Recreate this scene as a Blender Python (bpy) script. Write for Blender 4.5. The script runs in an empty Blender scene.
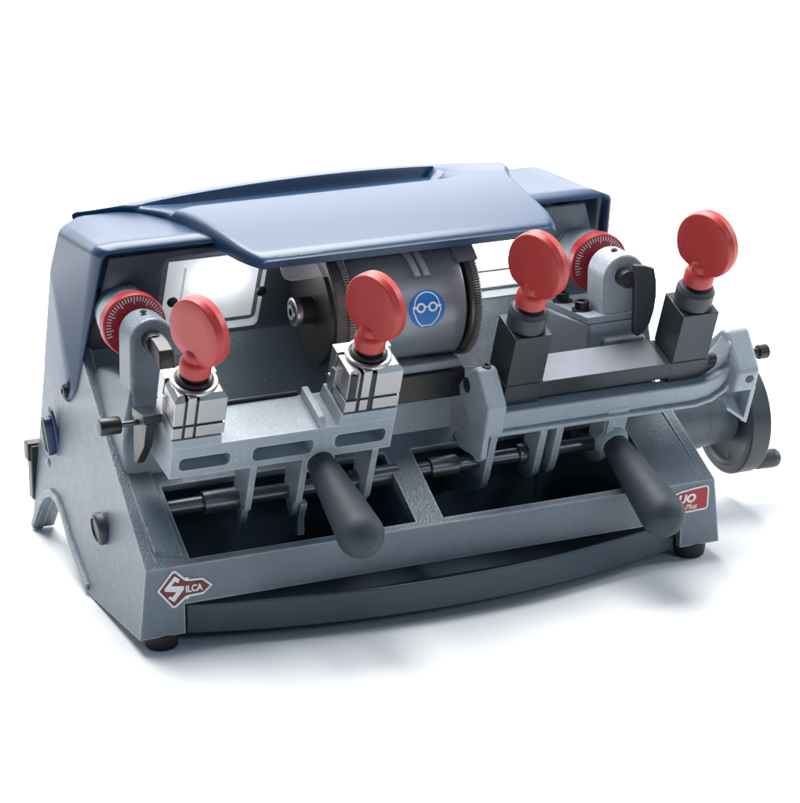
import bpy, bmesh, math, random
from mathutils import Vector, Matrix
random.seed(4)
R = math.radians
MM = 0.001
scene = bpy.context.scene
col = scene.collection

# ------------------------------------------------------------------ camera
YAW, PITCH, DIST = .411, .335, 2157.5
cy, sy, cp, sp = math.cos(YAW), math.sin(YAW), math.cos(PITCH), math.sin(PITCH)
fw = Vector((sy*cp, cy*cp, -sp))
cam_d = bpy.data.cameras.new('camera')
cam = bpy.data.objects.new('camera', cam_d)
col.objects.link(cam)
cam.location = (Vector((7.287, 100, 135.52)) - DIST*fw)*MM
cam.rotation_euler = fw.to_track_quat('-Z', 'Y').to_euler()
cam_d.sensor_fit = 'HORIZONTAL'
cam_d.sensor_width = 36
cam_d.lens = 36*2674.4/800
cam_d.clip_start = .05
cam_d.clip_end = 60
scene.camera = cam

# ------------------------------------------------------------------ world: white studio, darker and bluer in front
w = bpy.data.worlds.new('World'); scene.world = w; w.use_nodes = True
nt = w.node_tree; nt.nodes.clear()
out = nt.nodes.new('ShaderNodeOutputWorld'); bg = nt.nodes.new('ShaderNodeBackground')
tc = nt.nodes.new('ShaderNodeTexCoord'); dot = nt.nodes.new('ShaderNodeVectorMath')
ramp = nt.nodes.new('ShaderNodeValToRGB'); mp = nt.nodes.new('ShaderNodeMapRange')
dot.operation = 'DOT_PRODUCT'; dot.inputs[1].default_value = (.42, .907, 0)     # the lit backdrop stands behind and to the right
nt.links.new(tc.outputs['Generated'], dot.inputs[0])
nt.links.new(dot.outputs['Value'], mp.inputs['Value'])
mp.inputs['From Min'].default_value = -1; mp.inputs['From Max'].default_value = 1
nt.links.new(mp.outputs[0], ramp.inputs[0])
e = ramp.color_ramp.elements
e[0].position = .45; e[0].color = (.016, .055, .095, 1)
e[1].position = .86; e[1].color = (1.03, 1.03, 1.04, 1)
nt.links.new(ramp.outputs[0], bg.inputs[0]); bg.inputs[1].default_value = 1.0
nt.links.new(bg.outputs[0], out.inputs[0])

def area(name, loc, target, size, power, color=(1, 1, 1), sy_=None):
    l = bpy.data.lights.new(name, 'AREA'); l.energy = power; l.color = color
    l.shape = 'RECTANGLE'; l.size = size; l.size_y = sy_ or size
    o = bpy.data.objects.new(name, l); col.objects.link(o)
    o.location = loc
    o.rotation_euler = (Vector(target)-Vector(loc)).to_track_quat('-Z', 'Y').to_euler()
    return o
area('softbox_key', (.05, .98, 1.9), (0, .08, .05), 1.7, 104, (1, .99, .98))
area('softbox_back', (.15, 2.4, .82), (0, .1, .25), 2.8, 21, (.95, .975, 1), 1.05)
area('softbox_side', (1.7, .0, .9), (0, .1, .15), .6, 11, (.94, .97, 1))
area('softbox_front', (1.1, -1.6, 1.0), (.05, .1, .15), .5, 5, (.74, .89, 1))
area('softbox_fill', (-1.9, -.1, 1.0), (0, .1, .15), .6, 1.4, (.50, .75, 1))

scene.view_settings.view_transform = 'Standard'
scene.view_settings.look = 'None'
scene.view_settings.exposure = 0
scene.view_settings.gamma = 1

# ------------------------------------------------------------------ materials
def mat(name, base, rough=.5, metal=0., bump=0., scale=500., var=.08, detail=3., spec=.5, coat=0., kind='noise', emit=None, rvar=.06, fleck=0., wear_glint=0.):
    m = bpy.data.materials.new(name); m.use_nodes = True
    n = m.node_tree.nodes; l = m.node_tree.links
    b = n['Principled BSDF']
    b.inputs['Metallic'].default_value = metal
    b.inputs['Specular IOR Level'].default_value = spec
    b.inputs['Coat Weight'].default_value = coat
    b.inputs['Coat Roughness'].default_value = .2
    t = n.new('ShaderNodeTexCoord')
    nz = n.new('ShaderNodeTexNoise'); nz.inputs['Scale'].default_value = 34; nz.inputs['Detail'].default_value = 6
    l.new(t.outputs['Object'], nz.inputs['Vector'])
    mx = n.new('ShaderNodeMix'); mx.data_type = 'RGBA'
    a = [c*(1-var) for c in base]; c2 = [min(1, c*(1+var)) for c in base]
    mx.inputs['A'].default_value = (*a, 1); mx.inputs['B'].default_value = (*c2, 1)
    l.new(nz.outputs['Fac'], mx.inputs['Factor']); l.new(mx.outputs['Result'], b.inputs['Base Color'])
    if fleck:
        nf = n.new('ShaderNodeTexNoise'); nf.inputs['Scale'].default_value = 380; nf.inputs['Detail'].default_value = 4
        l.new(t.outputs['Object'], nf.inputs['Vector'])
        mf = n.new('ShaderNodeMapRange'); mf.inputs['From Min'].default_value = .60; mf.inputs['From Max'].default_value = .74
        mf.inputs['To Max'].default_value = fleck
        l.new(nf.outputs['Fac'], mf.inputs['Value'])
        mx2 = n.new('ShaderNodeMix'); mx2.data_type = 'RGBA'
        l.new(mf.outputs[0], mx2.inputs['Factor']); l.new(mx.outputs['Result'], mx2.inputs['A'])
        mx2.inputs['B'].default_value = tuple(min(1, c*2.1+.05) for c in base)+(1,)
        l.new(mx2.outputs['Result'], b.inputs['Base Color'])
    if wear_glint:  # pale edges: paint wear together with edge highlights put into the colour
        bv = n.new('ShaderNodeBevel'); bv.samples = 4; bv.inputs['Radius'].default_value = .0022
        ge = n.new('ShaderNodeNewGeometry'); dt = n.new('ShaderNodeVectorMath'); dt.operation = 'DOT_PRODUCT'
        l.new(bv.outputs[0], dt.inputs[0]); l.new(ge.outputs['Normal'], dt.inputs[1])
        nw = n.new('ShaderNodeTexNoise'); nw.inputs['Scale'].default_value = 140; nw.inputs['Detail'].default_value = 6
        l.new(t.outputs['Object'], nw.inputs['Vector'])
        ad = n.new('ShaderNodeMath'); ad.operation = 'MULTIPLY_ADD'; ad.inputs[1].default_value = .10; l.new(nw.outputs['Fac'], ad.inputs[0]); l.new(dt.outputs['Value'], ad.inputs[2])
        mw = n.new('ShaderNodeMapRange'); mw.inputs['From Min'].default_value = 1.035; mw.inputs['From Max'].default_value = .96
        mw.inputs['To Max'].default_value = wear_glint
        l.new(ad.outputs[0], mw.inputs['Value'])
        mx3 = n.new('ShaderNodeMix'); mx3.data_type = 'RGBA'
        src = b.inputs['Base Color'].links[0].from_socket
        l.new(mw.outputs[0], mx3.inputs['Factor']); l.new(src, mx3.inputs['A'])
        mx3.inputs['B'].default_value = (.62, .66, .70, 1)
        l.new(mx3.outputs['Result'], b.inputs['Base Color'])
    mr = n.new('ShaderNodeMapRange'); mr.inputs['To Min'].default_value = max(.02, rough-rvar); mr.inputs['To Max'].default_value = rough+rvar
    nz2 = n.new('ShaderNodeTexNoise'); nz2.inputs['Scale'].default_value = 90; nz2.inputs['Detail'].default_value = 5
    l.new(t.outputs['Object'], nz2.inputs['Vector'])
    l.new(nz2.outputs['Fac'], mr.inputs['Value']); l.new(mr.outputs[0], b.inputs['Roughness'])
    if bump:
        if kind == 'brush':
            mpg = n.new('ShaderNodeMapping'); mpg.inputs['Scale'].default_value = (1, 30, 30)
            l.new(t.outputs['Object'], mpg.inputs['Vector'])
            tx = n.new('ShaderNodeTexNoise'); l.new(mpg.outputs[0], tx.inputs['Vector'])
        else:
            tx = n.new('ShaderNodeTexNoise'); l.new(t.outputs['Object'], tx.inputs['Vector'])
        tx.inputs['Scale'].default_value = scale; tx.inputs['Detail'].default_value = detail
        bp = n.new('ShaderNodeBump'); bp.inputs['Strength'].default_value = bump; bp.inputs['Distance'].default_value = .0006
        l.new(tx.outputs['Fac'], bp.inputs['Height']); l.new(bp.outputs[0], b.inputs['Normal'])
    if emit:
        b.inputs['Emission Color'].default_value = (*emit[:3], 1); b.inputs['Emission Strength'].default_value = emit[3]
    return m

M = {}
M['cast'] = mat('hammered_grey_blue_paint', (.150, .190, .228), .32, bump=.9, scale=620, detail=1.5, var=.12, fleck=.35, rvar=.1, wear_glint=.8)
M['cast_shaded'] = mat('shaded_grey_paint', (.085, .10, .12), .34, bump=.12, scale=620, detail=1.5, var=.07)  # darker copy of the casting paint with hood and motor shade put in
M['cast_light'] = mat('pale_grey_blue_paint', (.34, .395, .445), .38, bump=.7, scale=700, detail=1.5, var=.10, fleck=.3, rvar=.1, wear_glint=.75)
M['cover'] = mat('navy_blue_plastic', (.018, .056, .128), .32, bump=.03, scale=1400, var=.03, rvar=.012)
M['navy'] = mat('dark_navy_steel', (.034, .058, .082), .42, bump=.06, scale=800)
M['red'] = mat('red_plastic', (.54, .048, .043), .40, bump=.05, scale=900, var=.05)
M['dialred'] = mat('red_dial_enamel', (.42, .018, .03), .4)
M['white'] = mat('white_paint', (.85, .85, .85), .5, var=.02)
M['silver'] = mat('nickel_plated_steel', (.44, .44, .445), .38, metal=1, bump=.10, scale=300, kind='brush', var=.05, rvar=.08)
M['ring'] = mat('polished_steel', (.55, .55, .56), .36, metal=1, var=.05)
M['steel'] = mat('machined_steel', (.15, .162, .185), .42, metal=1, bump=.06, scale=200, kind='brush', var=.05)
M['black'] = mat('black_steel', (.016, .017, .019), .38, var=.1)
M['gunmetal'] = mat('blued_dark_steel', (.05, .058, .066), .34, metal=.55, bump=.10, scale=260, kind='brush', var=.1)
M['rubber'] = mat('dark_grip_rubber', (.036, .047, .062), .60, bump=.05, scale=900, var=.06)
M['foot'] = mat('black_foot_rubber', (.012, .012, .014), .6)
M['motor'] = mat('grey_motor_shell', (.29, .315, .345), .33, metal=.25, bump=.03, scale=500, var=.05)
M['disc'] = mat('dark_cutter_steel', (.075, .068, .060), .40, metal=.5, var=.15, bump=.05, scale=400)
M['rim'] = mat('brownish_rim_steel', (.17, .155, .14), .40, metal=.6, var=.2)
M['tooth'] = mat('worn_tooth_steel', (.50, .47, .44), .38, metal=.6, var=.2)
M['shaft'] = mat('grey_shaft_steel', (.16, .17, .185), .35, metal=.8, var=.1)
M['wheel'] = mat('charcoal_wheel_plastic', (.040, .048, .058), .44, bump=.08, scale=500)
M['signblue'] = mat('blue_sign_ink', (.003, .19, .62), .4, var=.03)
M['signwhite'] = mat('white_sign_ink', (.96, .96, .96), .5, var=.01)
M['badge'] = mat('maroon_badge_ink', (.17, .015, .022), .4, var=.04)
M['platered'] = mat('red_plate_ink', (.42, .014, .034), .4, var=.03)
M['platecream'] = mat('cream_plate_ink', (.70, .64, .50), .5, var=.03)
M['dark'] = mat('cavity_shade_colour', (.085, .11, .135), .5)  # for the added cavity plates, shade put into the colour
M['lamp'] = mat('lit_lamp', (.9, .9, .9), .5, emit=(1, .99, .97, 9))
M['hub'] = mat('grey_hub_casting', (.12, .14, .16), .40, bump=.4, scale=120, var=.35)
M['lamppanel'] = mat('lamp_reflector', (.78, .79, .80), .35, emit=(1, .99, .98, .2))
M['lampstrip'] = mat('lit_strip_diffuser', (.85, .85, .85), .4, emit=(1, .995, .985, .62))
M['switchblue'] = mat('dark_blue_switch', (.02, .045, .13), .35)
M['clip'] = mat('bright_clip', (.62, .62, .63), .3, metal=.3)
M['grey'] = mat('grey_button_plastic', (.20, .22, .22), .4)
def clear_mat():
    m = bpy.data.materials.new('clear_plastic'); m.use_nodes = True
    n = m.node_tree.nodes; l = m.node_tree.links
    o = n['Material Output']; b = n['Principled BSDF']
    b.inputs['Base Color'].default_value = (.8, .83, .86, 1); b.inputs['Roughness'].default_value = .12
    tr = n.new('ShaderNodeBsdfTransparent'); tr.inputs[0].default_value = (.97, .98, 1, 1)
    mx = n.new('ShaderNodeMixShader')
    fr = n.new('ShaderNodeFresnel'); fr.inputs[0].default_value = 1.45
    mr = n.new('ShaderNodeMapRange'); mr.inputs['To Min'].default_value = .14; mr.inputs['To Max'].default_value = .9
    l.new(fr.outputs[0], mr.inputs['Value']); l.new(mr.outputs[0], mx.inputs[0])
    l.new(tr.outputs[0], mx.inputs[1]); l.new(b.outputs[0], mx.inputs[2]); l.new(mx.outputs[0], o.inputs[0])
    return m
M['clear'] = clear_mat()

# ------------------------------------------------------------------ mesh helper (all numbers in millimetres)
AL, PY, PZ = .359, 58., 91.6           # swing angle and pivot shaft of the two carriages
ca, sa = math.cos(AL), math.sin(AL)
def tilt(p):
    x, a, b = p
    return Vector((x, PY+a*ca-b*sa, PZ+a*sa+b*ca))
AX = {'x': (1, 2, 0), 'y': (0, 2, 1), 'z': (0, 1, 2)}
class B:
    def __init__(self, T=None):
        self.bm = bmesh.new(); self.T = T; self.mats = []
    def mi(self, m):
        if m not in self.mats: self.mats.append(m)
        return self.mats.index(m)
    def face(self, vs, m):
        try:
            f = self.bm.faces.new(vs); f.material_index = self.mi(m); return f
        except ValueError:
            return None
    def prism(self, pts, axis, a, b, m):
        i, j, k = AX[axis]
        def mk(h):
            r = []
            for p in pts:
                c = [0, 0, 0]; c[i], c[j], c[k] = p[0], p[1], h
                r.append(self.bm.verts.new(c))
            return r
        A, C = mk(a), mk(b); n = len(pts)
        self.face(A, m); self.face(C[::-1], m)
        for q in range(n): self.face([A[q], A[(q+1) % n], C[(q+1) % n], C[q]], m)
        return self
    def box(self, x0, x1, y0, y1, z0, z1, m):
        return self.prism([(x0, y0), (x1, y0), (x1, y1), (x0, y1)], 'z', z0, z1, m)
    def lathe(self, p0, d, prof, m, n=40, start=True, end=True):
        """prof: (distance along d, radius[, material])"""
        d = Vector(d).normalized(); p0 = Vector(p0)
        u = d.orthogonal().normalized(); v = d.cross(u)
        rings = []
        for q in prof:
            h, r = q[0], q[1]
            if r < 1e-4: rings.append([self.bm.verts.new(p0+d*h)])
            else: rings.append([self.bm.verts.new(p0+d*h+(u*math.cos(t)+v*math.sin(t))*r) for t in [2*math.pi*k/n for k in range(n)]])
        for q in range(len(rings)-1):
            A, C = rings[q], rings[q+1]
            mm = prof[q+1][2] if len(prof[q+1]) > 2 else m
            for k in range(n):
                if len(A) == 1 and len(C) == 1: continue
                if len(A) == 1: self.face([A[0], C[k], C[(k+1) % n]], mm)
                elif len(C) == 1: self.face([A[k], C[0], A[(k+1) % n]], mm)
                else: self.face([A[k], C[k], C[(k+1) % n], A[(k+1) % n]], mm)
        if start and len(rings[0]) > 1: self.face(rings[0], prof[0][2] if len(prof[0]) > 2 else m)
        if end and len(rings[-1]) > 1: self.face(rings[-1][::-1], prof[-1][2] if len(prof[-1]) > 2 else m)
        return self
    def cyl(self, p0, p1, r, m, r1=None, n=32):
        p0, p1 = Vector(p0), Vector(p1); L = (p1-p0).length
        return self.lathe(p0, p1-p0, [(0, r), (L, r if r1 is None else r1)], m, n)
    def grid(self, rows, m, mf=None):
        V = [[self.bm.verts.new(p) for p in row] for row in rows]
        for i in range(len(V)-1):
            for j in range(len(V[0])-1):
                self.face([V[i][j], V[i][j+1], V[i+1][j+1], V[i+1][j]], mf(i, j) if mf else m)
        return V
    def mesh(self, name):
        bmesh.ops.remove_doubles(self.bm, verts=self.bm.verts, dist=.005)
        bmesh.ops.recalc_face_normals(self.bm, faces=self.bm.faces)
        for v in self.bm.verts:
            v.co = (self.T(v.co) if self.T else v.co)*MM
        me = bpy.data.meshes.new(name); self.bm.to_mesh(me); self.bm.free()
        for m in self.mats: me.materials.append(M[m])
        return me
    def out(self, name, parent=None, bevel=0., seg=2, ang=38, solid=0., smooth=True, label=None):
        me = self.mesh(name)
        o = bpy.data.objects.new(name, me); col.objects.link(o)
        if smooth:
            me.polygons.foreach_set('use_smooth', [True]*len(me.polygons))
            me.set_sharp_from_angle(angle=R(ang))
        if solid:
            s = o.modifiers.new('solid', 'SOLIDIFY'); s.thickness = abs(solid)*MM; s.offset = -1 if solid > 0 else 1; s.use_even_offset = True
        if bevel:
            b = o.modifiers.new('bevel', 'BEVEL'); b.width = bevel*MM; b.segments = seg; b.limit_method = 'ANGLE'; b.angle_limit = R(ang)
            b.harden_normals = True; b.use_clamp_overlap = True
        if parent:
            o.parent = parent
            if parent.type == 'EMPTY': o.matrix_parent_inverse = Matrix.Translation(-parent.location)
        if label: o['label'] = label
        return o

def text_polys(b, s, origin, size, m, y=-.9, shear=0., offset=0., sx=1., depth=.25, yfun=None):
    """flat lettering in the X-Z plane, facing -Y"""
    c = bpy.data.curves.new('lettering', 'FONT'); c.body = s; c.size = size; c.shear = shear; c.offset = offset; c.resolution_u = 3
    o = bpy.data.objects.new('lettering', c); col.objects.link(o)
    bpy.context.view_layer.update()
    me = bpy.data.meshes.new_from_object(o.evaluated_get(bpy.context.evaluated_depsgraph_get()))
    vs = [b.bm.verts.new((origin[0]+v.co.x*sx, y, origin[1]+v.co.y)) for v in me.vertices]
    for p in me.polygons: b.face([vs[i] for i in p.vertices], m)
    bpy.data.objects.remove(o); bpy.data.curves.remove(c); bpy.data.meshes.remove(me)

# ------------------------------------------------------------------ setting
fl = B()
fl.lathe((0, 300, 0), (0, 0, 1), [(0, 1500), (0, 700), (0, 0)], 'floor', n=96, start=False)
M['floor'] = mat('white_studio_paper', (.86, .87, .88), .75, var=.01, spec=.2)
f = fl.out('ground'); f['kind'] = 'structure'

# ------------------------------------------------------------------ the machine
mc = bpy.data.objects.new('key_cutting_machine', None); col.objects.link(mc)
mc.location = (0, .14, 0); mc.empty_display_size = .1
mc['label'] = 'grey blue key cutting machine with navy hood, four red knobs and two dark grips'
mc['category'] = 'key machine'

SL = .597      # slope of the side rims
DK = .555      # slope of the deck between them
Z0 = 67.6
def hw(z): return 250-.11*(z-12)            # half width of the casting at height z (drafted sides)

# ---- base casting
c = B()
ys = [0, 5, 69, 130, 178, 190, 197, 201.5, 204]
def deckz(y):
    z = Z0+DK*y
    if y > 178: z += (y-178)**2*.022
    return z
def rimz(y): return Z0+SL*y
xs = [-207, -20.5, 3, 192]
rows = []
for y in ys:
    zr, zd = rimz(y), deckz(y)
    W = hw(zr); t = 9 if y > 0 else 9
    rows.append([(-W, y, zr), (-W+t, y, zr), (-W+t+(1 if y else 0), y, zd if y else zr)] + [(x, y, zd) for x in xs] +
                [(W-t-(1 if y else 0), y, zd if y else zr), (W-t, y, zr), (W, y, zr)])
V = [[c.bm.verts.new(p) for p in r] for r in rows]
for i in range(len(ys)-1):
    for j in range(9):
        if i == 1 and j in (3, 5): continue
        c.face([V[i][j], V[i][j+1], V[i+1][j+1], V[i+1][j]], 'cast')
# front face with the tray notch, sharing the fold
nz = 36
low = [(-250, 0, 12), (-213.5, 0, 12), (-213.5, 0, nz), (213.5, 0, nz), (213.5, 0, 12), (250, 0, 12)]
lv = [c.bm.verts.new(p) for p in low]
c.face(lv + V[0][::-1], 'cast')
# drafted side panels
def side(s):
    yz = [(0, 12), (123, 1), (180, 24), (205, 38), (222, 44.5), (238, 44), (252, 37), (263, 25), (278, 1), (286, 1), (284, 60), (282, 150), (262, 240), (215, 240), (204, rimz(204))]
    vs = [c.bm.verts.new((s*hw(z), y, z)) for y, z in yz]
    rim = [V[i][0 if s < 0 else -1] for i in range(len(ys)-2, -1, -1)]
    c.face(vs + rim, 'cast')
side(-1); side(1)
base = c.out('base_casting', mc, bevel=2.6, seg=3, ang=22, solid=7)
# arch flange, raised pad and foot lugs belong to the casting
def flange(s):
    b = B()
    pl = [(128, 3.2), (150, 12), (180, 24), (205, 38), (222, 44.5), (238, 44), (252, 37), (263, 25), (278, 1)]
    r0, r1, r2, r3 = [], [], [], []
    for k, (y, z) in enumerate(pl):
        a = pl[max(0, k-1)]; d = pl[min(len(pl)-1, k+1)]
        t = Vector((d[0]-a[0], d[1]-a[1])).normalized(); n = Vector((-t.y, t.x))*6.5
        o_, i_ = s*(hw(z)+2.6), s*(hw(z)-17)
        r0.append((o_, y, z)); r1.append((o_, y+n.x, z+n.y)); r2.append((i_, y+n.x, z+n.y)); r3.append((i_, y, z))
    VF = b.grid([r0, r1, r2, r3, r0], 'cast')
    for q in (0, -1): b.face([VF[k][q] for k in range(4)], 'cast')
    return b.out('arch_lip', base, bevel=1.2, ang=40)
flange(-1); flange(1)
b = B()
pad = [(-233, 12), (-211, 8), (-211, 98), (-231, 98)]
lo = [b.bm.verts.new((x, y, deckz(y)-1)) for x, y in pad]; hi = [b.bm.verts.new((x*.998+(-.5), y, deckz(y)+2.2)) for x, y in pad]
b.face(hi, 'cast')
for k in range(4): b.face([lo[k], lo[(k+1) % 4], hi[(k+1) % 4], hi[k]], 'cast')
b.out('raised_pad', base, bevel=1.5)
# added dark plates that keep floor light out; cavity shade is in their colour
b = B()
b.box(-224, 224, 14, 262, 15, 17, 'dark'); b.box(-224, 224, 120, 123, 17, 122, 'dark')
b.out('cavity_shade_plates', base)
# divider web under the deck between the two openings
b = B(); b.prism([(8, 62), (66, 92), (112, 116), (112, 40), (20, 40)], 'x', -19, 1.5, 'cast')
b.out('divider_web', base, bevel=1)
for x in (-229, 229):
    for y in (12, 268):
        b = B(); zt = 13 if y < 100 else 3
        if y > 100: continue
        b.lathe((x, y, 0), (0, 0, 1), [(0, 11.5), (1.5, 12.5), (8, 13.5), (12, 13.5), (14, 9)], 'foot')
        b.out('rubber_foot', base, bevel=.8)

# ---- back panel (leans back towards its foot) and motor pedestal
def wy(z): return 279.7-.47*z
b = B()
rows = []
zs = [168, 171, 175, 181, 190, 230, 266]
for z in zs:
    y = wy(z) - (max(0, 190-z)**2)*.012
    xr = hw(z)-7 if z < 224 else hw(z)-7-(z-224)*.36
    rows.append([(x, y, z) for x in [-hw(z)+7, -150, -60, 60, 150, xr]])
b.grid(rows, 'cast', lambda i, j: 'cast_shaded' if j <= 2 else 'cast')  # left and middle columns carry painted shade
panel = b.out('back_panel', mc, solid=-3, ang=60)
bossax = {-1: (-206, 219.8), 1: (199, 222.5)}
for s in (-1, 1):
    x, z = bossax[s]
    b = B(); b.lathe((x+(3 if s < 0 else 0), 180, z+1), (0, -1, 0), [(0, 21.5), (9, 21), (12, 20.5), (13, 19.5)], 'cast_shaded' if s < 0 else 'cast', n=48)  # left boss has its shadow in the colour
    b.out('spindle_boss', panel, bevel=1)
b = B()
b.box(-34, 46, 84, 150, 96, 166, 'cast_light'); b.box(-44, 52, 78, 152, 165, 173, 'cast_light')
b.out('motor_pedestal', mc, bevel=2)

# ---- lamps behind clear covers
def wall_pt(x, t, off):
    """t metres along the wall from z, off = distance in front of it"""
    n = Vector((0, -1, -.47)).normalized()
    return Vector((x, wy(t), t)) + n*off
def lamp(x0, x1, z0, z1, two):
    r = 5
    def ring(d, inset):
        pts = []
        for cx, cz, a0 in ((x1-r-inset, z1-r-inset, 0), (x0+r+inset, z1-r-inset, 90), (x0+r+inset, z0+r+inset, 180), (x1-r-inset, z0+r+inset, 270)):
            for k in range(6):
                a = R(a0+k*18); pts.append(wall_pt(cx+r*math.cos(a), cz+r*math.sin(a), d))
        return pts
    b = B()
    R_ = [ring(1, 0), ring(11, 1.2), ring(13, 3)]
    V = [[b.bm.verts.new(p) for p in q] for q in R_]
    for q in range(2):
        for k in range(24): b.face([V[q][k], V[q][(k+1) % 24], V[q+1][(k+1) % 24], V[q+1][k]], 'clear')
    b.face(V[2], 'clear')
    cov = b.out('lamp_cover', mc, label=None, ang=50)
    # white reflector tray and lit tube behind the cover
    b = B(); q = [b.bm.verts.new(wall_pt(x, z, 1.6)) for x, z in ((x0+4, z0+4), (x1-4, z0+4), (x1-4, z1-4), (x0+4, z1-4))]
    b.face(q, 'lamppanel' if two else 'lampstrip'); b.out('reflector', cov)
    b = B(); zc = z0+.60*(z1-z0)
    p0 = wall_pt(x0+(30 if two else 8), zc, 6.2); p1 = wall_pt(x1-(18 if two else 8), zc, 6.2)
    b.lathe(p0, p1-p0, [(0, 0), (0.5, 3), (2, 4.4), ((p1-p0).length-2, 4.4), ((p1-p0).length-.5, 3), ((p1-p0).length, 0)], 'lamp', n=20)
    b.out('lamp_tube', cov)
    if two:
        b = B()
        for p, q_ in (((x0+14, z0+3), (x0+14, z1-3)),):
            a_, c_ = wall_pt(*p, 12.6), wall_pt(*q_, 12.6); b.cyl(a_, c_, .9, 'clear', n=8)
        b.out('cover_rib', cov)
        for x in (x0+7, x1-4):
            b = B(); z = 229
            a_ = wall_pt(x, z, 12.5); n_ = Vector((0, -1, -.47)).normalized()
            b.lathe(a_, n_, [(0, 4.6), (2.2, 4.4), (3, 3.2)], 'black', n=20); b.out('screw', cov, bevel=.3)
    else:
        b = B(); a_, c_ = wall_pt(x0+1, 221, 13.4), wall_pt(x1-1, 221, 13.4)
        b.cyl(a_, c_, .7, 'black', n=8); b.out('cover_seam', cov)
lamp(-170, -84, 193, 262, True)
lamp(92, 166, 190, 262, False)

# ---- cover shell
c = B()
def ss(a, b_, x):
    t = max(0, min(1, (x-a)/(b_-a))); return t*t*(3-2*t)
def cw(z): return hw(z)+1.6
L = [(151, 274), (268, 264), (284, 228), (284, 153), (270, 143), (253, 137.6), (232, 134), (221, 133.4), (209, 134.5), (200, 141), (191.5, 150), (182.6, 176)]
lv = [c.bm.verts.new((-cw(z), y, z)) for y, z in L]; rv = [c.bm.verts.new((cw(z), y, z)) for y, z in L]
def crown(q):
    a = abs(q)*222
    return 9.0*(1-ss(203, 222, a))
qs = [-1, -.93, -.9, -.86, -.7, -.35, 0, .35, .7, .86, .9, .93, 1]
rowsT = []
for t in (0, .25, .5, .75, 1):
    y, zz = 151+117*t, 274-10*t
    rowsT.append([(q*cw(zz), y, zz+crown(q)*t**1.2) for q in qs])
GT = c.grid(rowsT, 'cover')
c.face(GT[-1]+[rv[2], lv[2]], 'cover')
c.face([r_[0] for r_ in GT]+lv[2:], 'cover'); c.face([r_[-1] for r_ in GT]+rv[2:], 'cover')
c.face([lv[2], rv[2], rv[3], lv[3]], 'cover')
shell = c.out('cover_shell', mc, ang=30)
mb = shell.modifiers.new('bevel', 'BEVEL'); mb.width = 7*MM; mb.segments = 6; mb.limit_method = 'ANGLE'; mb.angle_limit = R(40); mb.harden_normals = True
mb = shell.modifiers.new('solid', 'SOLIDIFY'); mb.thickness = 3*MM; mb.offset = -1; mb.use_even_offset = True
for s in (-1, 1):
    b = B(); b.lathe((s*(cw(142)-.5), 212, 143), (s, 0, 0), [(0, 5.6), (3.5, 5.6), (4.6, 4.4), (4.6, 2.6), (2.4, 2.4)], 'black', n=20)
    b.out('screw', shell)

# ---- hood on top of the cover
HY = [(80, 126), (84, 127.5), (106, 134), (140, 138), (178, 142), (205, 147), (227, 154), (243, 162), (256, 171.5), (262, 181), (267, 197), (270, 212), (272, 219)]
XC = 9
def hwid(y):
    for (a, p), (b_, q) in zip(HY, HY[1:]):
        if y <= b_: return p+(q-p)*max(0, (y-a)/(b_-a))
    return HY[-1][1]
def ss(a, b_, x):
    t = max(0, min(1, (x-a)/(b_-a))); return t*t*(3-2*t)
def ridge(x): return 287.5-12.5*((x-XC)/205.)**2
def htop(x, y):
    z = 274.8+8.6*(1-(1-min(1, (y-80)/128.))**2)
    z -= 3.2*(1-ss(0, 5, y-80))
    ex = (hwid(y) if x < XC else min(hwid(y), 163+max(0, y-240)*.25))-abs(x-XC)
    if y < 228: pass
    rz = ridge(x)
    floor = ss(-150, -122, x)*(1-ss(100, 104, x))            # recess in front of the back ridge
    zf = z+(276.2-z)*ss(218, 220.5, y)
    zl = z+(276.6-z)*ss(165, 274, y)                          # plain fall towards the back, left of the recess
    zb = (zl if x < 0 else z)*(1-floor)+zf*floor
    step = ss(253.5, 256, y) if x < 102 else ss(226, 258, y)
    z = zb+max(0., rz-zb)*step if x < 102 else zb+(rz-zb)*step
    if y > 264: z -= 2.5*ss(264, 272, y)
    z -= (3.5-1.0*ss(240, 265, y))*max(0, 1-ex/4.)**2
    return z
hy = [80, 80.8, 82.5, 85, 95, 110, 130, 150, 170, 190, 205, 212, 216, 218, 219, 220, 221, 226, 231, 236, 242, 248, 252, 253.5, 254.5, 255.2, 256, 258, 262, 266, 269, 271, 272]
fr = [-1, -.992, -.98, -.965, -.94, -.9]+[-.86+k*.04 for k in range(44)]+[.9, .94, .965, .98, .992, 1]
top, bot = [], []
for y in hy:
    W = hwid(y); Wr = min(W, 163+max(0, y-240)*.25)
    xx = lambda q, k: XC+(q*(W-k) if q < 0 else q*(Wr-k))
    top.append([(xx(q, 0), y, htop(xx(q, 0), y)) for q in fr])
    zb = 265.5 if y < 150 else 265.5-(y-150)*.1
    def zbot(q):                       # the skirt tapers out towards the rear tips
        k = ss(246, 271, y)*ss(.72, 1, abs(q))
        return zb+(htop(xx(q, 1.0), y)-1.5-zb)*k*.62
    bot.append([(xx(q, 1.0), y+(1.5 if y < 86 else 0), zbot(q)) for q in fr])
c = B()
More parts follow.
